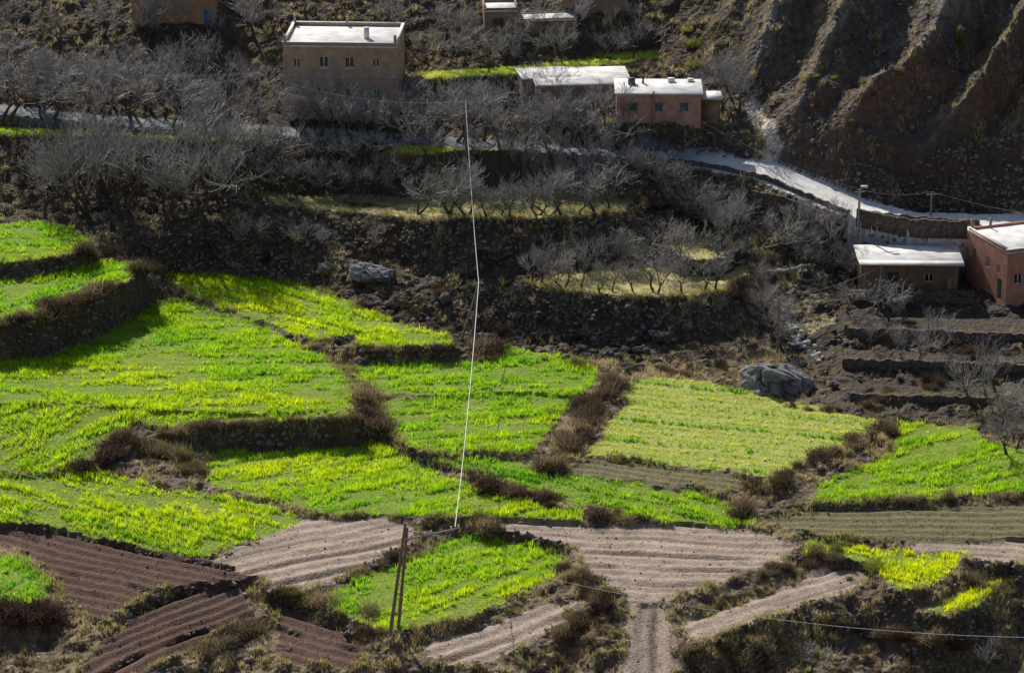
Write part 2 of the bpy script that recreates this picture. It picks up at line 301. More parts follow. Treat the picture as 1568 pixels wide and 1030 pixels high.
for k,f in enumerate(FL):
    if f[0] not in('g','g2','t','d','p3'): continue
    m=kind==k; area=m.sum()*ST*ST
    dens={'g':20,'g2':15,'t':12,'d':8,'p3':2.5}[f[0]]
    jj,ii=np.nonzero(m); 
    if len(jj)==0: continue
    c=RNG.integers(0,len(jj),int(area*dens)); x=xf[ii[c]]+RNG.uniform(-.13,.13,len(c)); y=yf[jj[c]]+RNG.uniform(-.13,.13,len(c))
    d=INFO[k][1]; q=-x*d[1]+y*d[0]; p=x*d[0]+y*d[1]
    qq=q+(fbm(x*.12,y*.12,2,5)-.5)*1.2
    an=fbm(p*.35,q*1.1,3,k%5); fine=fbm(x*1.7,y*1.7,2,2); big=fbm(x*.09+k*3,y*.13,2,1)
    if f[0]=='g':
        row=.5+.5*np.cos(qq*2*math.pi/1.0); keep=RNG.random(len(x))<(.25+.75*row)*(.25+1.15*sst(.30,.58,an))
        h=.09+.42*sst(.36,.68,an)*(.4+.9*fine)+.10*row
        yv=np.clip(f[4]+(an-.5)*.4+(big-.5)*1.0+(fine-.5)*.3,0,1)
        lo=np.array([.29,.59,.03]); e=lo+(np.array([.80,.86,.015])-lo)*yv[:,None]
        e=e*(.72+.5*fine)[:,None]
        ln=(np.abs((qq%4.3)-2.1)<.26)&(an>.44); h=np.where(ln,.5,h); e=np.where(ln[:,None],e*np.array([.62,.8,1]),e)
    elif f[0]=='g2':
        row=.5+.5*np.cos(q*2*math.pi/1.15); keep=RNG.random(len(x))<(.08+.92*row)*(.4+an)
        h=.07+.15*row+.08*fine; yv=np.clip(.5+(an-.5)*1.2,0,1)
        e=np.array([.44,.60,.05])+(np.array([.72,.76,.12])-np.array([.44,.60,.05]))*yv[:,None]
        bnd=(np.abs((q%4.1)-2)<.35)&(an>.40); h=np.where(bnd,.42,h); e=np.where(bnd[:,None],(.24,.50,.04),e)
    elif f[0]=='p3':
        row=.5+.5*np.cos(qq*2*math.pi/1.1); keep=RNG.random(len(x))<row; h=.08+.1*fine; e=np.full((len(x),3),(.25,.31,.07))
    elif f[0]=='t':
        keep=an>.3; h=.1+.18*fine; e=np.array([.55,.76,.05])+(np.array([.78,.76,.14])-np.array([.55,.76,.05]))*sst(.4,.6,big)[:,None]
    else:
        keep=an>.38; h=.12+.2*fine; e=np.array([.62,.53,.25])+(np.array([.50,.54,.14])-np.array([.62,.53,.25]))*sst(.45,.6,fine)[:,None]
    PX.append(x[keep]);PYY.append(y[keep]);PH.append(h[keep]);PCo.append(e[keep])
blades(np.concatenate(PX),np.concatenate(PYY),np.concatenate(PH),np.concatenate(PCo),5,.042,.8,.07,'young_wheat_crop',M_crop,True)
# dry grass on banks
w=np.where(nf,(.25+1.4*sst(.25,.9,slope))*sst(.33,.6,n2),0)*np.where(Y<248,1,.3)*np.where((Y<190)|(Y>312)|(np.abs(X)>60),.05,1)*np.where(rgh,2.5,1)*(1-.7*right)
cs=np.cumsum(w.ravel()); c=np.searchsorted(cs,RNG.random(32000)*cs[-1]); jj,ii=np.unravel_index(c,X.shape)
x=xf[ii]+RNG.uniform(-.13,.13,len(c)); y=yf[jj]+RNG.uniform(-.13,.13,len(c)); v=fbm(x*.4,y*.4,2,6)
e=np.array([.20,.15,.08])+(np.array([.60,.49,.26])-np.array([.20,.15,.08]))*sst(.4,.62,v)[:,None]
e[::7]=(.28,.32,.08)
blades(x,y,.22+.6*RNG.random(len(x))*v,e,9,.03,.9,.09,'dry_grass',M_dry)
lip=np.zeros(X.shape,bool); kk=(kind>=0)&(kind<KR)
for s_ in (1,2):
    lip[s_:]|=(kk[s_:]&nf[:-s_]&(slope[:-s_]>.6)); lip[:,s_:]|=(kk[:,s_:]&nf[:,:-s_]&(slope[:,:-s_]>.6)); lip[:,:-s_]|=(kk[:,:-s_]&nf[:,s_:]&(slope[:,s_:]>.6))
jj,ii=np.nonzero(lip&(n2>.40)); c=RNG.integers(0,len(jj),int(len(jj)*1.8)); x=xf[ii[c]]+RNG.uniform(-.2,.2,len(c)); y=yf[jj[c]]+RNG.uniform(-.2,.2,len(c))
e=np.array([.45,.36,.19])+(np.array([.40,.40,.09])-np.array([.45,.36,.19]))*RNG.random((len(c),1))
blades(x,y,.2+.4*RNG.random(len(c)),e,7,.03,.9,.1,'terrace_edge_grass',M_dry)
# ---------------------------------------------------------------- rocks
bm=bmesh.new(); bmesh.ops.create_icosphere(bm,subdivisions=2,radius=1); IV=np.array([v.co[:] for v in bm.verts]); IF=np.array([[v.index for v in f.verts] for f in bm.faces]); bm.free()
bm=bmesh.new(); bmesh.ops.create_icosphere(bm,subdivisions=6,radius=1); BV=np.array([v.co[:] for v in bm.verts]); BF=np.array([[v.index for v in f.verts] for f in bm.faces]); bm.free()
NI=len(IV)
def rocks(name,x,y,r,col,sink=.3):
    n=len(x); z=H(x,y)+r*(.5-sink)
    s=RNG.uniform(.6,1.3,(n,1,3))*r[:,None,None]; s[:,:,2]*=.7; j=RNG.uniform(.75,1.2,(n,NI,1)); V=IV[None]*s*j
    a=RNG.uniform(0,6.28,n); ca,sa=np.cos(a)[:,None],np.sin(a)[:,None]; V=np.stack([V[...,0]*ca-V[...,1]*sa,V[...,0]*sa+V[...,1]*ca,V[...,2]],-1)+np.stack([x,y,z],-1)[:,None]
    Fc=(IF[None]+np.arange(n)[:,None,None]*NI).reshape(-1,3); c=np.repeat(col*RNG.uniform(.5,1.4,(n,1)),NI,0)
    return obj(name,mesh(name,V.reshape(-1,3),Fc,M_rock,c))
def pick(w,n):
    cs=np.cumsum(w.ravel()); c=np.searchsorted(cs,RNG.random(n)*cs[-1]); jj,ii=np.unravel_index(c,X.shape); return xf[ii]+RNG.uniform(-.13,.13,n),yf[jj]+RNG.uniform(-.13,.13,n)
x,y=pick(np.where(nf|(slope>1.1),sst(.7,1.3,slope),0)*np.where(hl>.3,.03,1)*(np.abs(X)<58)*(Y>188)*(Y<285),9000); rocks('terrace_wall_stones',x,y,RNG.uniform(.08,.26,len(x)),np.array([.19,.16,.135]),.3)
x,y=pick(np.where(lip&(Y<225),1.,0),1500); rocks('terrace_edge_stones',x,y,RNG.uniform(.06,.17,len(x)),np.array([.34,.30,.26]),.2)
x,y=pick(np.where(nf,riv,0),520); rocks('riverbed_stones',x,y,RNG.gamma(1.6,.1,len(x))+.06,np.array([.12,.105,.095]))
x,y=pick(np.where(nf,hl,0)*(X<58)*(Y<300),500); rocks('hillside_stones',x,y,RNG.gamma(2,.05,len(x))+.04,np.array([.24,.20,.17]))
x,y=pick(np.where(np.isin(kind,[k for k,f in enumerate(FL) if f[0][0]=='p']),1.,0),600); rocks('field_clods',x,y,RNG.uniform(.03,.09,len(x)),np.array([.24,.19,.155]))
sx=[];sy=[]
for (u,v) in [(1200,478),(1207,490),(1213,503),(1222,515),(1232,528),(1240,540),(1250,548),(1205,500),(1218,522)]:
    for _ in range(12):
        q=hit(u+random.gauss(0,4),v+random.gauss(0,4)); sx.append(q[0]); sy.append(q[1])
rocks('stream_stones',np.array(sx),np.array(sy),RNG.uniform(.12,.3,len(sx)),np.array([.55,.53,.5]))
def boulder(u,v,sx_,sy_,sz_,seed,col):
    q=hit(u,v); rs=np.random.default_rng(seed); V=BV.copy()
    for _ in range(26):
        d=rs.normal(size=3); d/=np.linalg.norm(d); t=rs.uniform(.5,.9); s=V@d; V-=np.outer(np.clip(s-t,0,None)*.95,d)
    nn=fbm(V[:,0]*3+V[:,2]*2+9,V[:,1]*3+V[:,2]*3+9,4,1)-.5; gr=np.abs(fbm(V[:,0]*2+V[:,2]+20,V[:,1]*2-V[:,2]*2+20,3,3)-.5)
    V*= (1+.2*nn-.18*np.exp(-(gr/.03)**2))[:,None]; V*=np.array([sx_,sy_,sz_])
    c=np.full((len(V),3),col)*(.6+.9*(nn+.5)-.5*np.exp(-(gr/.04)**2))[:,None]
    return obj('boulder',mesh('boulder',V,BF,M_rock,c,False),loc=(q[0],q[1],q[2]+sz_*.3),rot=(0,.12,.2))
boulder(1190,600,5.0,2.8,2.2,3,(.25,.243,.25)); boulder(568,430,3.4,2.0,1.2,5,(.27,.26,.27)); boulder(500,415,1.0,.9,.6,6,(.2,.19,.18)); boulder(1010,520,1.3,1,.8,8,(.18,.13,.11))
for i,(u,v) in enumerate([(790,490),(700,420),(960,565),(358,408),(1275,590),(1225,560),(745,520),(600,470)]): boulder(u,v,.7+.4*random.random(),.6,.5,20+i,(.19,.17,.155))
# ---------------------------------------------------------------- trees
def tube(V,Fc,pts,rad,ns=3):
    b=len(V); n=len(pts)
    for i,p in enumerate(pts):
        t=(pts[min(i+1,n-1)]-pts[max(i-1,0)]).normalized(); a=t.orthogonal().normalized(); c=t.cross(a)
        for k in range(ns):
            g=2*math.pi*k/ns; q=p+(a*math.cos(g)+c*math.sin(g))*rad[i]; V.append(q[:])
    for i in range(n-1):
        for k in range(ns):
            Fc.append((b+i*ns+k,b+i*ns+(k+1)%ns,b+(i+1)*ns+(k+1)%ns,b+(i+1)*ns+k))
def tree(seed,hgt=7,upr=.25,multi=False):
    r=random.Random(seed); V=[];Fc=[];MI=[]
    def grow(p,d,L,rad,lv):
        n=4 if lv<2 else 3; pts=[p.copy()]; rr=[rad]; dd=d.copy()
        for i in range(n):
            dd=(dd+Vector((r.gauss(0,.2),r.gauss(0,.2),r.gauss(0,.12)+upr*.3))).normalized(); p=p+dd*L/n; pts.append(p.copy()); rr.append(max(rad*(1-.6*(i+1)/n),.013))
        f0=len(Fc); tube(V,Fc,pts,rr,6 if lv==0 else 3); MI.extend([0 if lv<2 else 1]*(len(Fc)-f0))
        if lv>=4: return
        nc=[r.randint(4,5) if not multi else 3,5,4,3][lv]
        for i in range(nc):
            t=r.uniform(.7,1) if lv==0 else r.uniform(.25,1); f=t*n; j=min(int(f),n-1); q=pts[j].lerp(pts[j+1],f-j)
            ax=Vector((r.gauss(0,1),r.gauss(0,1),r.gauss(0,.45))).normalized(); sp=.95 if lv==0 else .7
            nd=(dd+ax*sp*r.uniform(.7,1.3)+Vector((0,0,upr))).normalized()
            LL=L*r.uniform(.5,.75) if lv else hgt*r.uniform(.36,.48)
            grow(q,nd,LL,max(rr[j]*r.uniform(.5,.7),.018),lv+1)
    for _ in range(2 if multi else 1):
        d=Vector((r.gauss(0,.12+.25*multi),r.gauss(0,.12+.25*multi),1)).normalized()
        grow(Vector((0,0,-.3)),d,hgt*r.uniform(.22,.32)+.3,hgt*.03,0)
    V=np.array(V); k=hgt/np.percentile(V[:,2],99); V*=k
    me=mesh('bare_tree_mesh',V,Fc,M_bark); me.materials.append(M_twig); me.polygons.foreach_set('material_index',np.array(MI,np.int32)); return me
TM=[tree(s,7,[.08,.3,.18,.24][s%4],s%4==3) for s in range(12)]
def put_tree(u,v,h,name='bare_walnut_tree'):
    q=hit(u,v); s=h/7*random.uniform(.88,1.12); w_=random.uniform(.95,1.25)
    obj(name,random.choice(TM),loc=(q[0],q[1],q[2]),rot=(random.gauss(0,.05),random.gauss(0,.05),random.uniform(0,6.28)),scale=(s*w_,s*w_*random.uniform(.9,1.1),s))
def row(pl,n,h0,h1,ju=10,jv=4,name='bare_walnut_tree'):
    pl=np.array(pl,float); L=np.concatenate([[0],np.cumsum(np.hypot(*np.diff(pl,axis=0).T))])
    for i in range(n):
        t=(i+random.uniform(.2,.8))/n*L[-1]; put_tree(np.interp(t,L,pl[:,0])+random.gauss(0,ju*.5),np.interp(t,L,pl[:,1])+random.gauss(0,jv*.5),random.uniform(h0,h1),name)
row([(-60,182),(120,188),(300,200),(425,205)],14,4.6,6.4)
row([(-40,160),(150,165),(300,175),(420,178)],13,4.6,6.2,20,8)
row([(-20,125),(200,130),(400,140)],9,3.6,5,20,8)
row([(60,330),(130,330),(230,318),(330,330),(360,300)],10,6,8.5,14,8)
row([(70,285),(200,275),(350,270),(420,262)],11,5,7,14,8)
row([(390,295),(480,300),(600,305)],9,3.6,5,10,4)
row([(380,258),(480,262),(590,262)],8,3.6,5,10,5)
row([(445,208),(520,212),(600,216)],8,4.6,6.2,8,4)
row([(600,214),(700,218),(850,226),(960,230)],17,4.4,5.8,10,6)
row([(620,180),(720,180),(860,185),(930,190)],11,4,5.4,14,8)
row([(640,328),(720,332),(800,333),(880,330),(945,320)],13,3.8,5,10,3)
row([(610,290),(720,285),(840,285),(960,285)],12,3.6,4.6,12,5)
row([(800,432),(860,440),(930,445),(1010,447),(1060,446),(1110,440)],12,2.8,4.6,9,5)
row([(890,418),(960,412),(1040,408)],6,3.2,4.8,9,4)
row([(1060,330),(1085,350),(1110,370),(1100,395)],7,3.5,5.2,8,5)
row([(1150,480),(1185,510),(1200,540),(1170,440)],6,3.2,4.6,8,5)
row([(1200,400),(1240,415),(1290,420),(1320,440),(1260,390),(1180,390)],11,2.8,4.2,8,5)
row([(1210,360),(1290,365),(1250,340)],5,2.4,3.4,8,5)
row([(1290,480),(1380,485),(1440,520),(1400,560),(1320,530)],10,2.4,3.8,10,5)
row([(640,100),(740,105),(860,95),(960,90),(1000,80)],12,3.2,4.6,14,5)
row([(560,50),(660,55),(760,65),(900,55),(980,50)],10,3.2,4.6,14,8)
row([(30,50),(170,60),(360,60),(440,50)],9,3.2,5,18,10)
row([(330,20),(450,22),(600,18),(720,20)],8,3,4.5,18,8)
row([(1085,150),(1110,175),(1135,170),(1100,130)],5,4,5.5,6,5)
row([(1465,610),(1490,612),(1530,605),(1540,700),(1575,720),(1500,600)],7,3.6,5.2,6,4)
row([(950,270),(1000,290),(1040,300)],5,3,4,8,4)
row([(1060,420),(1120,415),(1150,330)],4,3,4.5)
row([(500,405),(420,385),(310,370),(620,400)],5,2.5,3.5)
for u,v,h in [(1240,1035,2.6),(1510,1030,3),(1545,1010,2.5),(45,806,1.2)]: put_tree(u,v,h,'bare_shrub')
# ---------------------------------------------------------------- bushes
def bush(seed,mat,n=900,leaf=500,ls=.05):
    r=np.random.default_rng(seed); d=r.normal(size=(n,3)); d[:,2]=np.abs(d[:,2])*1.5+.3; d/=np.linalg.norm(d,axis=1)[:,None]
    lf=lambda d_: .35+1.2*vn(d_[:,0]*2.6+5+seed,d_[:,1]*2.6+5+d_[:,2]*2,1)
    L=r.uniform(.5,1.15,n)*lf(d); st=r.normal(0,.34,(n,3)); st[:,2]=-.05
    tip=st+d*L[:,None]; s=np.cross(d,r.normal(size=(n,3))); s/=np.linalg.norm(s,axis=1)[:,None]; mid=st+d*(L*.5)[:,None]+r.normal(0,.04,(n,3))
    V=[np.stack([st-s*.014,st+s*.014,mid+s*.014,],1),np.stack([mid-s*.02,mid+s*.02,tip],1)]
    dl=r.normal(size=(leaf,3)); dl[:,2]=np.abs(dl[:,2]); dl/=np.linalg.norm(dl,axis=1)[:,None]
    c=dl*(r.uniform(.3,.95,leaf)*lf(dl))[:,None]; V.append(c[:,None]+r.normal(0,ls,(leaf,3,3)))
    V=np.concatenate(V).reshape(-1,3); return mesh('bush_mesh',V,np.arange(len(V)).reshape(-1,3),mat)
BB=[bush(s,M_bush,650,120) for s in range(6)]; BR=[bush(s+10,M_bushr,700,450,.05) for s in range(5)]; BG=[bush(s+20,M_bushg,500,1000,.05) for s in range(3)]; BT=[bush(s+30,M_bush,420,60) for s in range(2)]
def put_bush(u,v,s,src,name):
    q=hit(u,v); obj(name,random.choice(src),loc=(q[0],q[1],q[2]-.05),rot=(0,0,random.uniform(0,6.28)),scale=(s*random.uniform(.85,1.3),s*random.uniform(.85,1.2),s*random.uniform(.6,1.15)))
def bl(pl,n,s0,s1,src,name,j=5):
    n=int(n*1.35); s0*=.8; s1*=1.25
    pl=np.array(pl,float); L=np.concatenate([[0],np.cumsum(np.hypot(*np.diff(pl,axis=0).T))])
    for i in range(n):
        t=random.random()*L[-1]; put_bush(np.interp(t,L,pl[:,0])+random.gauss(0,j),np.interp(t,L,pl[:,1])+random.gauss(0,j*.6),s0+(s1-s0)*random.random()**1.6,src,name)
D='dry_bush'; BX=BB+BR
bl([(572,585),(560,610),(565,635),(580,655)],12,.7,1.1,BX,D); bl([(935,582),(918,615),(900,650),(875,680),(850,710),(830,715)],40,.6,1.05,BX+BR,D,8)
bl([(500,525),(525,545),(540,575)],8,.3,.6,BX,D,3)
bl([(735,745),(770,755),(810,760),(855,768)],13,.7,1.1,BR,D,5); bl([(895,785),(940,790),(1000,795)],8,.5,.9,BX,D); bl([(1110,775),(1145,785)],7,.7,1.0,BX,D)
bl([(740,805),(765,812)],6,.7,1.1,BX,D); bl([(125,715),(160,710),(185,670)],8,.7,1.1,BR,D,6); bl([(230,690),(300,715),(270,740)],13,.8,1.2,BT+BG[:1],'leafless_bush',10)
bl([(200,680),(245,670),(290,655),(350,652),(420,648),(545,640)],18,.4,.8,BX,D,4); bl([(705,528),(745,535),(760,545),(735,548)],11,.7,1.2,BX,D,5); bl([(550,535),(620,540),(700,538)],8,.3,.6,BX,D,3)
bl([(0,505),(60,480),(130,455),(200,430),(240,405)],28,.6,1.1,BX,D,7); bl([(150,370),(165,385),(130,395),(40,405)],10,.5,.9,BX,D)
bl([(0,945),(50,945),(90,950)],10,.8,1.3,BR,D,8); bl([(330,990),(360,970),(390,960),(300,1005)],10,.6,1,BX,D,8); bl([(400,900),(460,915),(500,925)],8,.6,1,BT+BG[:1],'leafless_bush',8)
bl([(870,870),(900,900),(930,920),(900,940),(860,980)],34,.4,.8,BX,D,10); bl([(1190,745),(1215,720),(1260,700),(1320,680),(1355,665)],20,.5,.9,BX,D,5); bl([(1355,655),(1362,668)],4,.8,1.1,BX,D,3)
bl([(1240,765),(1350,768),(1470,765),(1568,758)],26,.3,.5,BB,D,3); bl([(1150,745),(1190,748)],5,.5,.8,BX,D); bl([(1480,880),(1500,900),(1540,910)],8,.5,.8,BX,D)
bl([(1320,860),(1345,870),(1200,800)],4,.6,1,BG,'green_shrub'); bl([(1165,880),(1230,870),(1250,850),(1340,900)],14,.4,.7,BX,D,6)
bl([(1055,1000),(1150,1000),(1300,960),(1400,980),(1500,980)],30,.4,.9,BX,D,14); bl([(545,465),(640,495),(690,510)],12,.3,.6,BX,D,4)
bl([(1120,450),(1145,430),(1130,460)],7,.7,1.1,BX,D,4); bl([(580,850),(610,860),(500,905)],6,.4,.7,BX,D,5); bl([(560,930),(575,965),(545,960)],5,.5,.9,BT,'leafless_bush')
bl([(960,300),(1000,320),(1050,340),(1010,350),(1150,380)],18,.4,.8,BX,D,12); bl([(1200,620),(1280,630),(1350,640)],8,.3,.6,BX,D,4)
bl([(570,450),(640,470),(720,500),(850,530),(950,560),(1100,570)],26,.4,.8,BR,D,16); bl([(300,380),(450,390),(600,380),(750,380),(700,430)],24,.3,.7,BR,D,20)
bl([(930,705),(980,710)],4,.3,.5,BG,'green_shrub'); bl([(1050,45),(1070,110),(1060,100)],4,.6,1.0,BG,'green_shrub',4); bl([(1495,135),(1190,120),(1190,105)],4,.5,.8,BG,'green_shrub')
bl([(1030,80),(1100,60),(1300,100),(1400,150),(1250,180),(1450,60),(1520,120)],40,.2,.45,BB,D,35); bl([(400,305),(600,320),(850,338),(950,325)],18,.3,.6,BB,D,3)
bl([(1290,480),(1400,500),(1560,560),(1300,620),(1400,560)],28,.3,.7,BR,D,14); bl([(250,440),(400,495),(500,540)],8,.3,.5,BB,D,3)
bl([(845,628),(850,645)],5,.35,.5,BB,D,3)
for i in range(5):
    q=hit(1468,75); obj('small_poplar',BG[i%3],loc=(q[0],q[1],q[2]+i*.4),scale=(.45-.06*i,.45-.06*i,.7))
# ---------------------------------------------------------------- buildings
def plaster(n,c): return basic(n,c,nscale=1.2,nlo=.75,nhi=1.15,bump=.4,bscale=12,bdist=.03)
M_pink=plaster('pink_plaster',(.50,.28,.22)); M_tan=plaster('tan_plaster',(.50,.34,.24)); M_mud=plaster('mud_wall',(.27,.19,.13)); M_oran=plaster('terracotta_plaster',(.55,.28,.19))
M_roof=basic('pale_roof',(.80,.77,.74),nscale=.8,nlo=.7,nhi=1.12,bump=.2,bscale=6); M_conc=basic('concrete',(.4,.38,.36),nscale=2); M_glass=basic('dark_glass',(.03,.035,.04),rough=.15,spec=.6,bump=0)
M_white=basic('white_paint',(.78,.77,.74),nlo=.9,nhi=1.05,bump=0); M_teal=basic('teal_shutter',(.06,.2,.2),bump=0,rough=.5); M_blue=basic('blue_door',(.06,.2,.42),bump=0,rough=.5)
M_wood=basic('weathered_wood',(.28,.22,.16),nscale=4,bump=.4,bscale=15); M_stone=basic('dry_stone',(.13,.105,.085),nscale=3,bump=1,bdist=.15,vor=3.5,nlo=.5,nhi=1.4); M_wire=basic('white_cable',(.85,.85,.85),rough=.4,bump=0,nlo=1,nhi=1)
M_wire2=basic('grey_wire',(.5,.5,.5),rough=.4,bump=0,nlo=1,nhi=1)
M_dark=basic('dark_metal',(.08,.08,.085),rough=.5,bump=0)
def bx(V,Fc,x0,y0,z0,x1,y1,z1):
    b=len(V); V+= [(x0,y0,z0),(x1,y0,z0),(x1,y1,z0),(x0,y1,z0),(x0,y0,z1),(x1,y0,z1),(x1,y1,z1),(x0,y1,z1)]
    Fc+=[(b,b+3,b+2,b+1),(b+4,b+5,b+6,b+7),(b,b+1,b+5,b+4),(b+1,b+2,b+6,b+5),(b+2,b+3,b+7,b+6),(b+3,b,b+4,b+7)]
def boxes(name,L,mat,parent,bev=0):
    V=[];Fc=[]
    for b in L: bx(V,Fc,*b)
    o=obj(name,mesh(name,V,Fc,mat),parent)
    if bev: mm=o.modifiers.new('b','BEVEL'); mm.width=bev; mm.segments=1
    return o
def empty(name,loc,rz=0):
    e=bpy.data.objects.new(name,None); sc.collection.objects.link(e); e.location=loc; e.rotation_euler=(0,0,rz); return e
def house(name,loc,rz,W,Dp,Hh,ops,mat,roofmat=None,par=.25,over=.0,shut=None,found=2):
    e=empty(name,loc,rz); V=[];Fc=[];GV=[];GF=[];FRM=[];shv=[];shf=[]
    sides={'f':((0,0),(1,0),(0,1),W),'r':((W,0),(0,1),(-1,0),Dp),'b':((W,Dp),(-1,0),(0,-1),W),'l':((0,Dp),(0,-1),(1,0),Dp)}
    for s,(o,ux,inn,Wd) in sides.items():
        op=ops.get(s,[]); xs_=sorted({0,Wd}|{a for q in op for a in(q[0],q[0]+q[2])}); zs_=sorted({-found,Hh}|{a for q in op for a in(q[1],q[1]+q[3])})
        pt=lambda a,z,dd=0:(o[0]+ux[0]*a+inn[0]*dd,o[1]+ux[1]*a+inn[1]*dd,z)
        for i in range(len(xs_)-1):
            for j in range(len(zs_)-1):
                cx=(xs_[i]+xs_[i+1])/2; cz=(zs_[j]+zs_[j+1])/2
                if any(q[0]<cx<q[0]+q[2] and q[1]<cz<q[1]+q[3] for q in op): continue
                b=len(V); V+=[pt(xs_[i],zs_[j]),pt(xs_[i+1],zs_[j]),pt(xs_[i+1],zs_[j+1]),pt(xs_[i],zs_[j+1])]; Fc.append((b,b+1,b+2,b+3))
        for q in op:
            x0,z0,w_,h_=q[:4]; x1=x0+w_; z1=z0+h_; kd=q[4] if len(q)>4 else 'w'
            for (a,b_) in (((x0,z0),(x1,z0)),((x1,z0),(x1,z1)),((x1,z1),(x0,z1)),((x0,z1),(x0,z0))):
                b=len(V); V+=[pt(*a),pt(*b_),pt(*b_,.22),pt(*a,.22)]; Fc.append((b,b+1,b+2,b+3))
            T=(GV,GF) if kd!='s' else (shv,shf); b=len(T[0]); T[0].extend([pt(x0,z0,.2),pt(x1,z0,.2),pt(x1,z1,.2),pt(x0,z1,.2)]); T[1].append((b,b+1,b+2,b+3))
            if kd=='w':
                def fr(a0,c0_,a1,c1):
                    p=pt(a0,c0_,.12); q2=pt(a1,c1,.18); FRM.append((min(p[0],q2[0]),min(p[1],q2[1]),c0_,max(p[0],q2[0]),max(p[1],q2[1]),c1))
                t=.09; fr(x0,z0,x1,z0+t); fr(x0,z1-t,x1,z1); fr(x0,z0+t,x0+t,z1-t); fr(x1-t,z0+t,x1,z1-t); m_=(x0+x1)/2; fr(m_-t/2,z0+t,m_+t/2,z1-t)
    obj('walls',mesh('walls',V,Fc,mat),e)
    if GV: obj('windows',mesh('windows',GV,GF,M_glass),e)
    if shv: obj('shutters',mesh('shutters',shv,shf,shut or M_teal),e)
    if FRM: boxes('window_frames',FRM,M_white,e)
    boxes('roof',[(-over,-over,Hh,W+over,Dp+over,Hh+.16)],roofmat or M_roof,e,.02)
    if par:
        h0=Hh+.16; h1=h0+par; t=.2
        boxes('parapet',[(0,0,h0,W,t,h1),(0,Dp-t,h0,W,Dp,h1),(0,t,h0,t,Dp-t,h1),(W-t,t,h0,W,Dp-t,h1)],mat,e)
    return e
y=284.5;z=14.7
def topz(v,yy):
    d=ray(784,v); return CZ+d[2]*yy/d[1]
HA=topz(66,y)-z
eA=house('apartment_house',(xat(433,y,z+8),y,z),math.radians(-3),11.5,8.6,HA-.4,{'f':[(1.0,HA-2.5,.75,.9),(3.6,HA-2.5,1.0,1.15),(6.2,HA-2.5,1.0,1.15),(9.0,HA-2.4,.75,.9),(3.3,HA-5.8,1.1,1.2),(6.2,HA-5.8,1.1,1.2),(9,HA-5.7,.8,1),(1,HA-5.7,.8,1),(4.6,0,1.2,2.2,'s'),(7.5,.8,1.2,1.2)],'r':[(3,HA-2.5,.8,1),(6,HA-2.5,.8,1)]},M_tan,par=.3)
boxes('string_course',[(-.08,-.08,HA-3.6,11.58,-.002,HA-3.42)],M_conc,eA); boxes('parapet_coping',[(-.06,-.06,HA+.062,11.56,.24,HA+.13),(-.06,8.36,HA+.062,11.56,8.66,HA+.13),(-.06,.24,HA+.062,.24,8.36,HA+.13),(11.26,.24,HA+.062,11.56,8.36,HA+.13)],M_roof,eA)
boxes('chimney',[(7.9,3,HA-.24,8.4,3.5,HA+.9)],M_white,eA); boxes('window_sills',[(3.5,-.12,HA-2.6,4.7,-.003,HA-2.52),(6.1,-.12,HA-2.6,7.3,-.003,HA-2.52)],M_white,eA)
boxes('column_stubs',[(.05,.05,HA+.14,.3,.3,HA+.8),(11.2,.05,HA+.14,11.45,.3,HA+.9),(.05,8.3,HA+.14,.3,8.55,HA+.8),(5.5,8.3,HA+.14,5.75,8.55,HA+.7)],M_conc,eA)
boxes('notice_board',[(1.0,-.06,2.2,2.1,-.004,2.9)],M_white,eA)
y=279;z=16.1;HB=topz(143,y)-z
eB=house('pink_roadside_house',(xat(944,y,z+1.5),y,z),math.radians(-1),8.4,5.2,HB-.1,{'f':[(1.25,1.2,.75,.85,'s'),(3.8,1.2,.75,.85,'s'),(6.3,1.2,.8,.85,'s')]},M_pink,par=0,over=.2,found=3.5)
boxes('shutter_frames',[(a-.09,-.05,1.11,a,-.003,2.14) for a in(1.25,3.8,6.3)]+[(a,-.05,1.11,a+.09,-.003,2.14) for a in(2.0,4.55,7.1)],M_oran,eB)
boxes('roof_tank',[(1.2,3,HB+.07,1.9,3.6,HB+.7),(2.6,3.5,HB+.07,2.8,3.7,HB+.9)],M_dark,eB); boxes('roof_blocks',[(5.2,4,HB+.07,5.9,4.5,HB+.45),(7.2,4.2,HB+.07,7.8,4.7,HB+.35)],M_white,eB)
boxes('side_wall',[(8.45,1.5,-3,10.4,1.9,2.1)],M_mud,eB); boxes('roof_sheet',[(8.5,1.0,2.12,10.6,4,2.22)],M_white,eB)
y=283.5;z=15.5;HC=topz(130,y)-z
eC=house('low_mud_house',(xat(822,y,z+3),y,z),math.radians(5),9.6,6.5,HC-.16,{'f':[(1.5,1.1,.8,.9),(6.5,1.1,.8,.9),(4,0,1,2,'s')]},M_mud,par=0,over=.15)
eC2=house('low_mud_house',(xat(800,286,z+3),286,z+.3),math.radians(9),5,4.0,HC-.45,{},M_mud,par=0,over=.1)
q=hit(203,38); house('ochre_house',(q[0],q[1],q[2]),0,8.8,7,5.5,{'f':[(7.6,.05,.8,1.5,'s'),(2.5,3.3,.8,.9),(5.5,3.3,.8,.9)]},plaster('ochre_plaster',(.45,.28,.15)),shut=M_blue)
q=hit(742,56); eg=house('mud_brick_house',(q[0],q[1],q[2]),math.radians(4),3.6,4,2.6,{'f':[(.9,.4,1.1,1.5,'s')]},M_mud,shut=M_dark)
q=hit(790,52); house('mud_brick_house',(q[0],q[1],q[2]),math.radians(8),6.5,3,1.2,{},M_mud,par=.1); 
q=hit(860,25); house('mud_brick_house',(q[0],q[1]+1,q[2]),math.radians(-8),7,4,2.4,{'f':[(2,.6,.7,.8)]},M_mud,par=.1)
y=255.5;z=4.4; HD=topz(384,y)-z
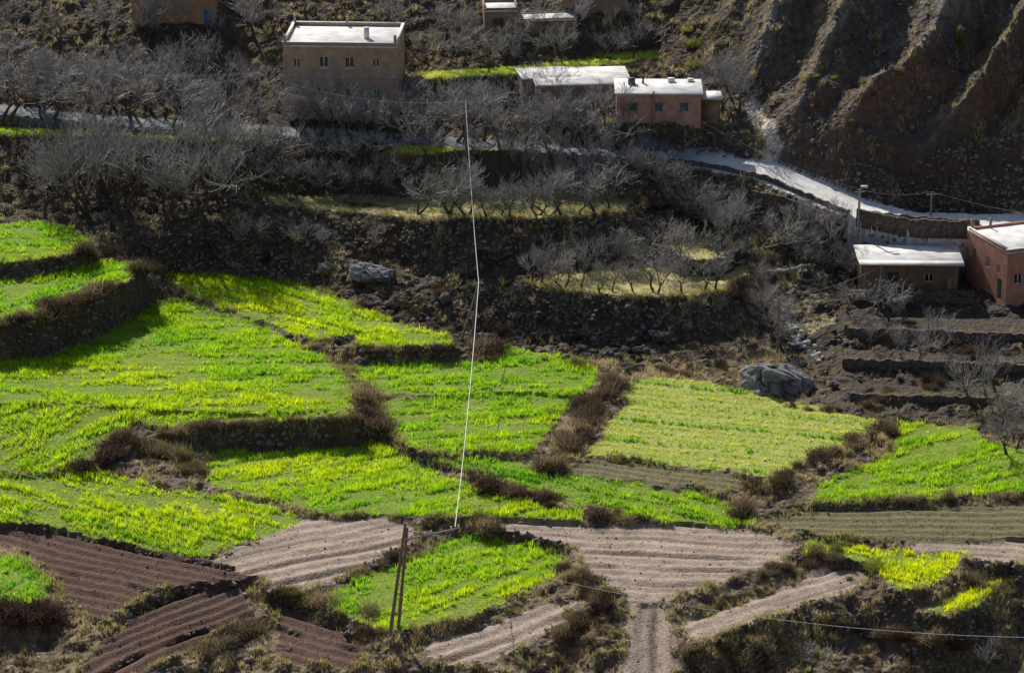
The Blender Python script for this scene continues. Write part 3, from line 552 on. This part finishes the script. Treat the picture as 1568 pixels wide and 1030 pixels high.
eD=house('terracotta_house',(xat(1541,y,z+3),y,z),math.radians(20),10,7.5,HD-.35,{'f':[(.8,2.6,.9,1.1),(4,2.6,.9,1.1),(2.2,0,1,2,'s')],'l':[(1,3.4,.5,.9,'s'),(3.4,3.3,.8,1.0),(5.8,.9,.9,2,'s'),(5.7,3.4,.6,.8)]},M_oran,par=.2,found=3)
boxes('parapet_coping',[(-.05,-.05,HD+.012,10.05,.25,HD+.09),(-.05,.25,HD+.012,.25,7.5,HD+.09)],M_roof,eD)
boxes('roof_posts',[(.05,7.1,HD,.3,7.35,HD+.9),(2,7.1,HD,2.2,7.3,HD+.8)],M_wood,eD)
y=259;z=5.2;HE=topz(396,y)-z
eE=house('white_roofed_barn',(xat(1318,y,z+2),y,z),math.radians(-1.5),9.2,4,HE-.2,{'f':[(2.6,0,1.0,2,'s'),(6,1,.9,.9)]},M_mud,par=0,over=.35,found=1.5,shut=M_dark)
boxes('porch_posts',[(a,-1.5,-.5,a+.14,-1.36,HE-.1) for a in(.2,1.9,7,8.6)]+[(8.0,-1.45,0,8.4,-1.4,1.9)],M_mud,eE); boxes('porch_roof',[(-.3,-1.7,HE-.09,9.5,-.4,HE+.0)],M_roof,eE)
boxes('porch_wall',[(-1,-2.2,-1.4,10.5,-1.9,.9)],M_stone,eE)
def stonewall(pts,h,t=.4,name='dry_stone_wall',drop=.8,mat=None):
    V=[];Fc=[];L=[]
    for i in range(len(pts)-1):
        a=np.array(pts[i]);b=np.array(pts[i+1]); n=max(2,int(np.hypot(*(b-a))/6))
        L+= [hit(*(a+(b-a)*k/n)) for k in range(n)]
    L.append(hit(*pts[-1])); L=np.array(L); n=len(L); kk_=np.ones(5)/5
    for c_ in(0,1): L[:,c_]=np.convolve(np.pad(L[:,c_],2,'reflect',reflect_type='odd'),kk_,'valid')
    T=np.gradient(L[:,:2],axis=0); T/=np.linalg.norm(T,axis=1)[:,None]+1e-9; Nn=np.stack([-T[:,1],T[:,0]],-1)*t/2
    zt=np.convolve(np.pad(L[:,2],2,'edge'),kk_,'valid')+h
    for i in range(n):
        j=zt[i]+random.uniform(-.14,.1)
        for s,zz in((-1,L[i,2]-drop),(-1,j),(1,j),(1,L[i,2]-drop)): V.append((L[i,0]+Nn[i,0]*s,L[i,1]+Nn[i,1]*s,zz))
    for i in range(n-1):
        for k in range(4): Fc.append((i*4+k,i*4+(k+1)%4,(i+1)*4+(k+1)%4,(i+1)*4+k))
    Fc+=[(0,1,2,3),((n-1)*4+3,(n-1)*4+2,(n-1)*4+1,(n-1)*4)]
    o=obj(name,mesh(name,V,Fc,mat or M_stone)); mm=o.modifiers.new('b','BEVEL'); mm.width=.05
stonewall([(1312,345),(1380,352),(1480,360)],1.0); stonewall([(1315,330),(1400,338),(1500,345)],.5)
stonewall([(1290,460),(1400,462),(1500,465)],.5); stonewall([(1295,514),(1400,518),(1600,526)],.8); stonewall([(1290,562),(1420,566),(1620,572)],.8); stonewall([(1300,612),(1420,616),(1520,618)],.6)
stonewall([(985,245),(1080,256),(1170,275),(1300,330)],.45,.35,'road_edge_wall'); stonewall([(1150,300),(1200,310),(1290,345)],.5); stonewall([(1170,385),(1240,375),(1290,385)],.4)
stonewall([(1160,420),(1200,418),(1240,408)],.3,.3,mat=M_conc)
# ---------------------------------------------------------------- poles and wires
def tub(name,pts,rad,mat,parent=None,ns=8):
    V=[];Fc=[]; tube(V,Fc,[Vector(p) for p in pts],rad if hasattr(rad,'__len__') else [rad]*len(pts),ns)
    n=len(pts); me=bpy.data.meshes.new(name); me.from_pydata(V,[],Fc+[tuple(range(ns))[::-1],tuple(range((n-1)*ns,n*ns))]); me.materials.append(mat); return obj(name,me,parent)
def wire(name,a,b,sag,r=.02,mat=None):
    a=np.array(a);b=np.array(b); pts=[tuple(a+(b-a)*t-np.array([0,0,4*sag*t*(1-t)])) for t in np.linspace(0,1,25)]
    return tub(name,pts,r,mat or M_wire,ns=5)
q=hit(603,974); e1=empty('utility_pole',(0,0,0)); bx0,by0,bz0=q
T1=(xat(621,by0,10),by0,topz(800,by0)); 
tub('pole_front',[(bx0-.35,by0-.3,bz0-.4),T1],[.15,.10],M_wood,e1); tub('pole_back',[(bx0+.25,by0+.9,bz0-.4),(T1[0]+.12,by0+.1,T1[2]-.4)],[.14,.10],M_wood,e1)
A1=(xat(704,by0+2,9.6),by0+2,topz(808,by0+2)); 
tub('cross_arm',[(T1[0]-.2,by0-.14,T1[2]-1.3),A1],.07,M_conc,e1); tub('arm_brace',[(T1[0],by0,T1[2]-.6),((T1[0]+A1[0])/2,by0+1,A1[2]-.25)],.04,M_conc,e1)
for t in(.15,.5,.85,.98):
    p=np.array((T1[0]-.2,by0-.14,T1[2]-1.3))*(1-t)+np.array(A1)*t; tub('insulator',[p,p+np.array([0,0,.16]),p+np.array([0,0,.3])],[.05,.09,.04],M_white,e1)
q=hit(722,522); e2=empty('utility_pole',(0,0,0)); T2=(xat(733,q[1],8),q[1],topz(432,q[1]))
tub('pole',[(q[0],q[1],q[2]-.4),T2],[.14,.1],M_wood,e2); tub('brace_pole',[(xat(703,q[1]-.5,q[2]),q[1]-.8,q[2]-.4),(T2[0]-.05,q[1]-.15,T2[2]-.3)],[.13,.09],M_wood,e2)
tub('cross_arm',[(T2[0]-.4,q[1],T2[2]-.1),(T2[0]+.45,q[1],T2[2]-.1)],.05,M_conc,e2)
q=hit(714,238); e3=empty('utility_pole',(0,0,0)); T3=(xat(713,q[1],18),q[1],topz(155,q[1])); tub('pole',[(q[0],q[1],q[2]-.4),T3],[.13,.1],M_wood,e3); tub('cross_arm',[(T3[0]-.5,q[1],T3[2]-.1),(T3[0]+.5,q[1],T3[2]-.1)],.05,M_conc,e3)
wire('power_cable',(A1[0]-.35,A1[1],A1[2]+.1),T2,1.4,.033); wire('power_cable',T2,T3,1.1,.033)
def pole(u,v,vt,name='utility_pole',arm=True,r=.11,mat=None):
    q=hit(u,v); e=empty(name,(0,0,0)); t=(q[0],q[1],topz(vt,q[1])); tub('pole',[(q[0],q[1],q[2]-.4),t],[r,r*.75],mat or M_wood,e)
    if arm: tub('cross_arm',[(t[0]-.5,t[1]-.1,t[2]-.25),(t[0]+.5,t[1]+.1,t[2]-.25)],.045,M_conc,e)
    return t
pa=pole(400,212,112,mat=M_conc); pb=pole(1314,352,290,mat=M_conc,r=.14); pc=pole(1425,330,294); pd_=pole(1347,455,408,mat=M_conc,arm=False); pe=pole(1190,545,455); pf=pole(1268,335,308,'marker_post',False); pg=pole(128,188,150); ph=pole(1000,195,140)
e=empty('street_lamp',(0,0,0)); tub('lamp_arm',[pb,(pb[0]+.3,pb[1],pb[2]+.25)],.05,M_conc,e); V=[];Fc=[]; bx(V,Fc,pb[0]+.1,pb[1]-.12,pb[2]+.2,pb[0]+.75,pb[1]+.12,pb[2]+.36); obj('lamp_head',mesh('lamp_head',V,Fc,M_white),e)
for a,b,s in((T3,pa,1.2),(T3,ph,.8),(ph,pb,1.0),(pb,pc,.4),(pc,(pc[0]+14,pc[1]-8,pc[2]-.5),.4),(pa,(-62,pa[1]+3,pa[2]+1.5),1.2),(pa,pg,.6)): wire('telephone_wire',a,b,s,.011,M_wire2)
wire('telephone_wire',(T1[0]+.3,by0,T1[2]-1.5),(xat(1700,190,3),190,topz(975,190)),2.2,.017,M_wire)
wire('telephone_wire',(xat(-60,212,6),212,topz(700,212)),(T1[0]-.1,by0,T1[2]-.2),1.2,.015,M_wire)
wire('telephone_wire',pe,pd_,.5,.018,M_wire2)
# ---------------------------------------------------------------- light
sun=bpy.data.lights.new('sun','SUN'); sun.energy=5; sun.angle=math.radians(.5); sun.color=(1,.955,.87); so=bpy.data.objects.new('sun',sun); sc.collection.objects.link(so)
EL=math.radians(38); az=math.radians(-24); sv=Vector((math.sin(az)*math.cos(EL),math.cos(az)*math.cos(EL),math.sin(EL))); so.rotation_euler=sv.to_track_quat('Z','Y').to_euler()
wd=bpy.data.worlds.new('World'); sc.world=wd; wd.use_nodes=True; nt=wd.node_tree; bg=nt.nodes['Background']; sk=nt.nodes.new('ShaderNodeTexSky'); sk.sky_type='NISHITA'; sk.sun_disc=False; sk.sun_elevation=EL; sk.sun_rotation=az
nt.links.new(sk.outputs[0],bg.inputs[0]); bg.inputs[1].default_value=.09
print('objects',len(bpy.data.objects))
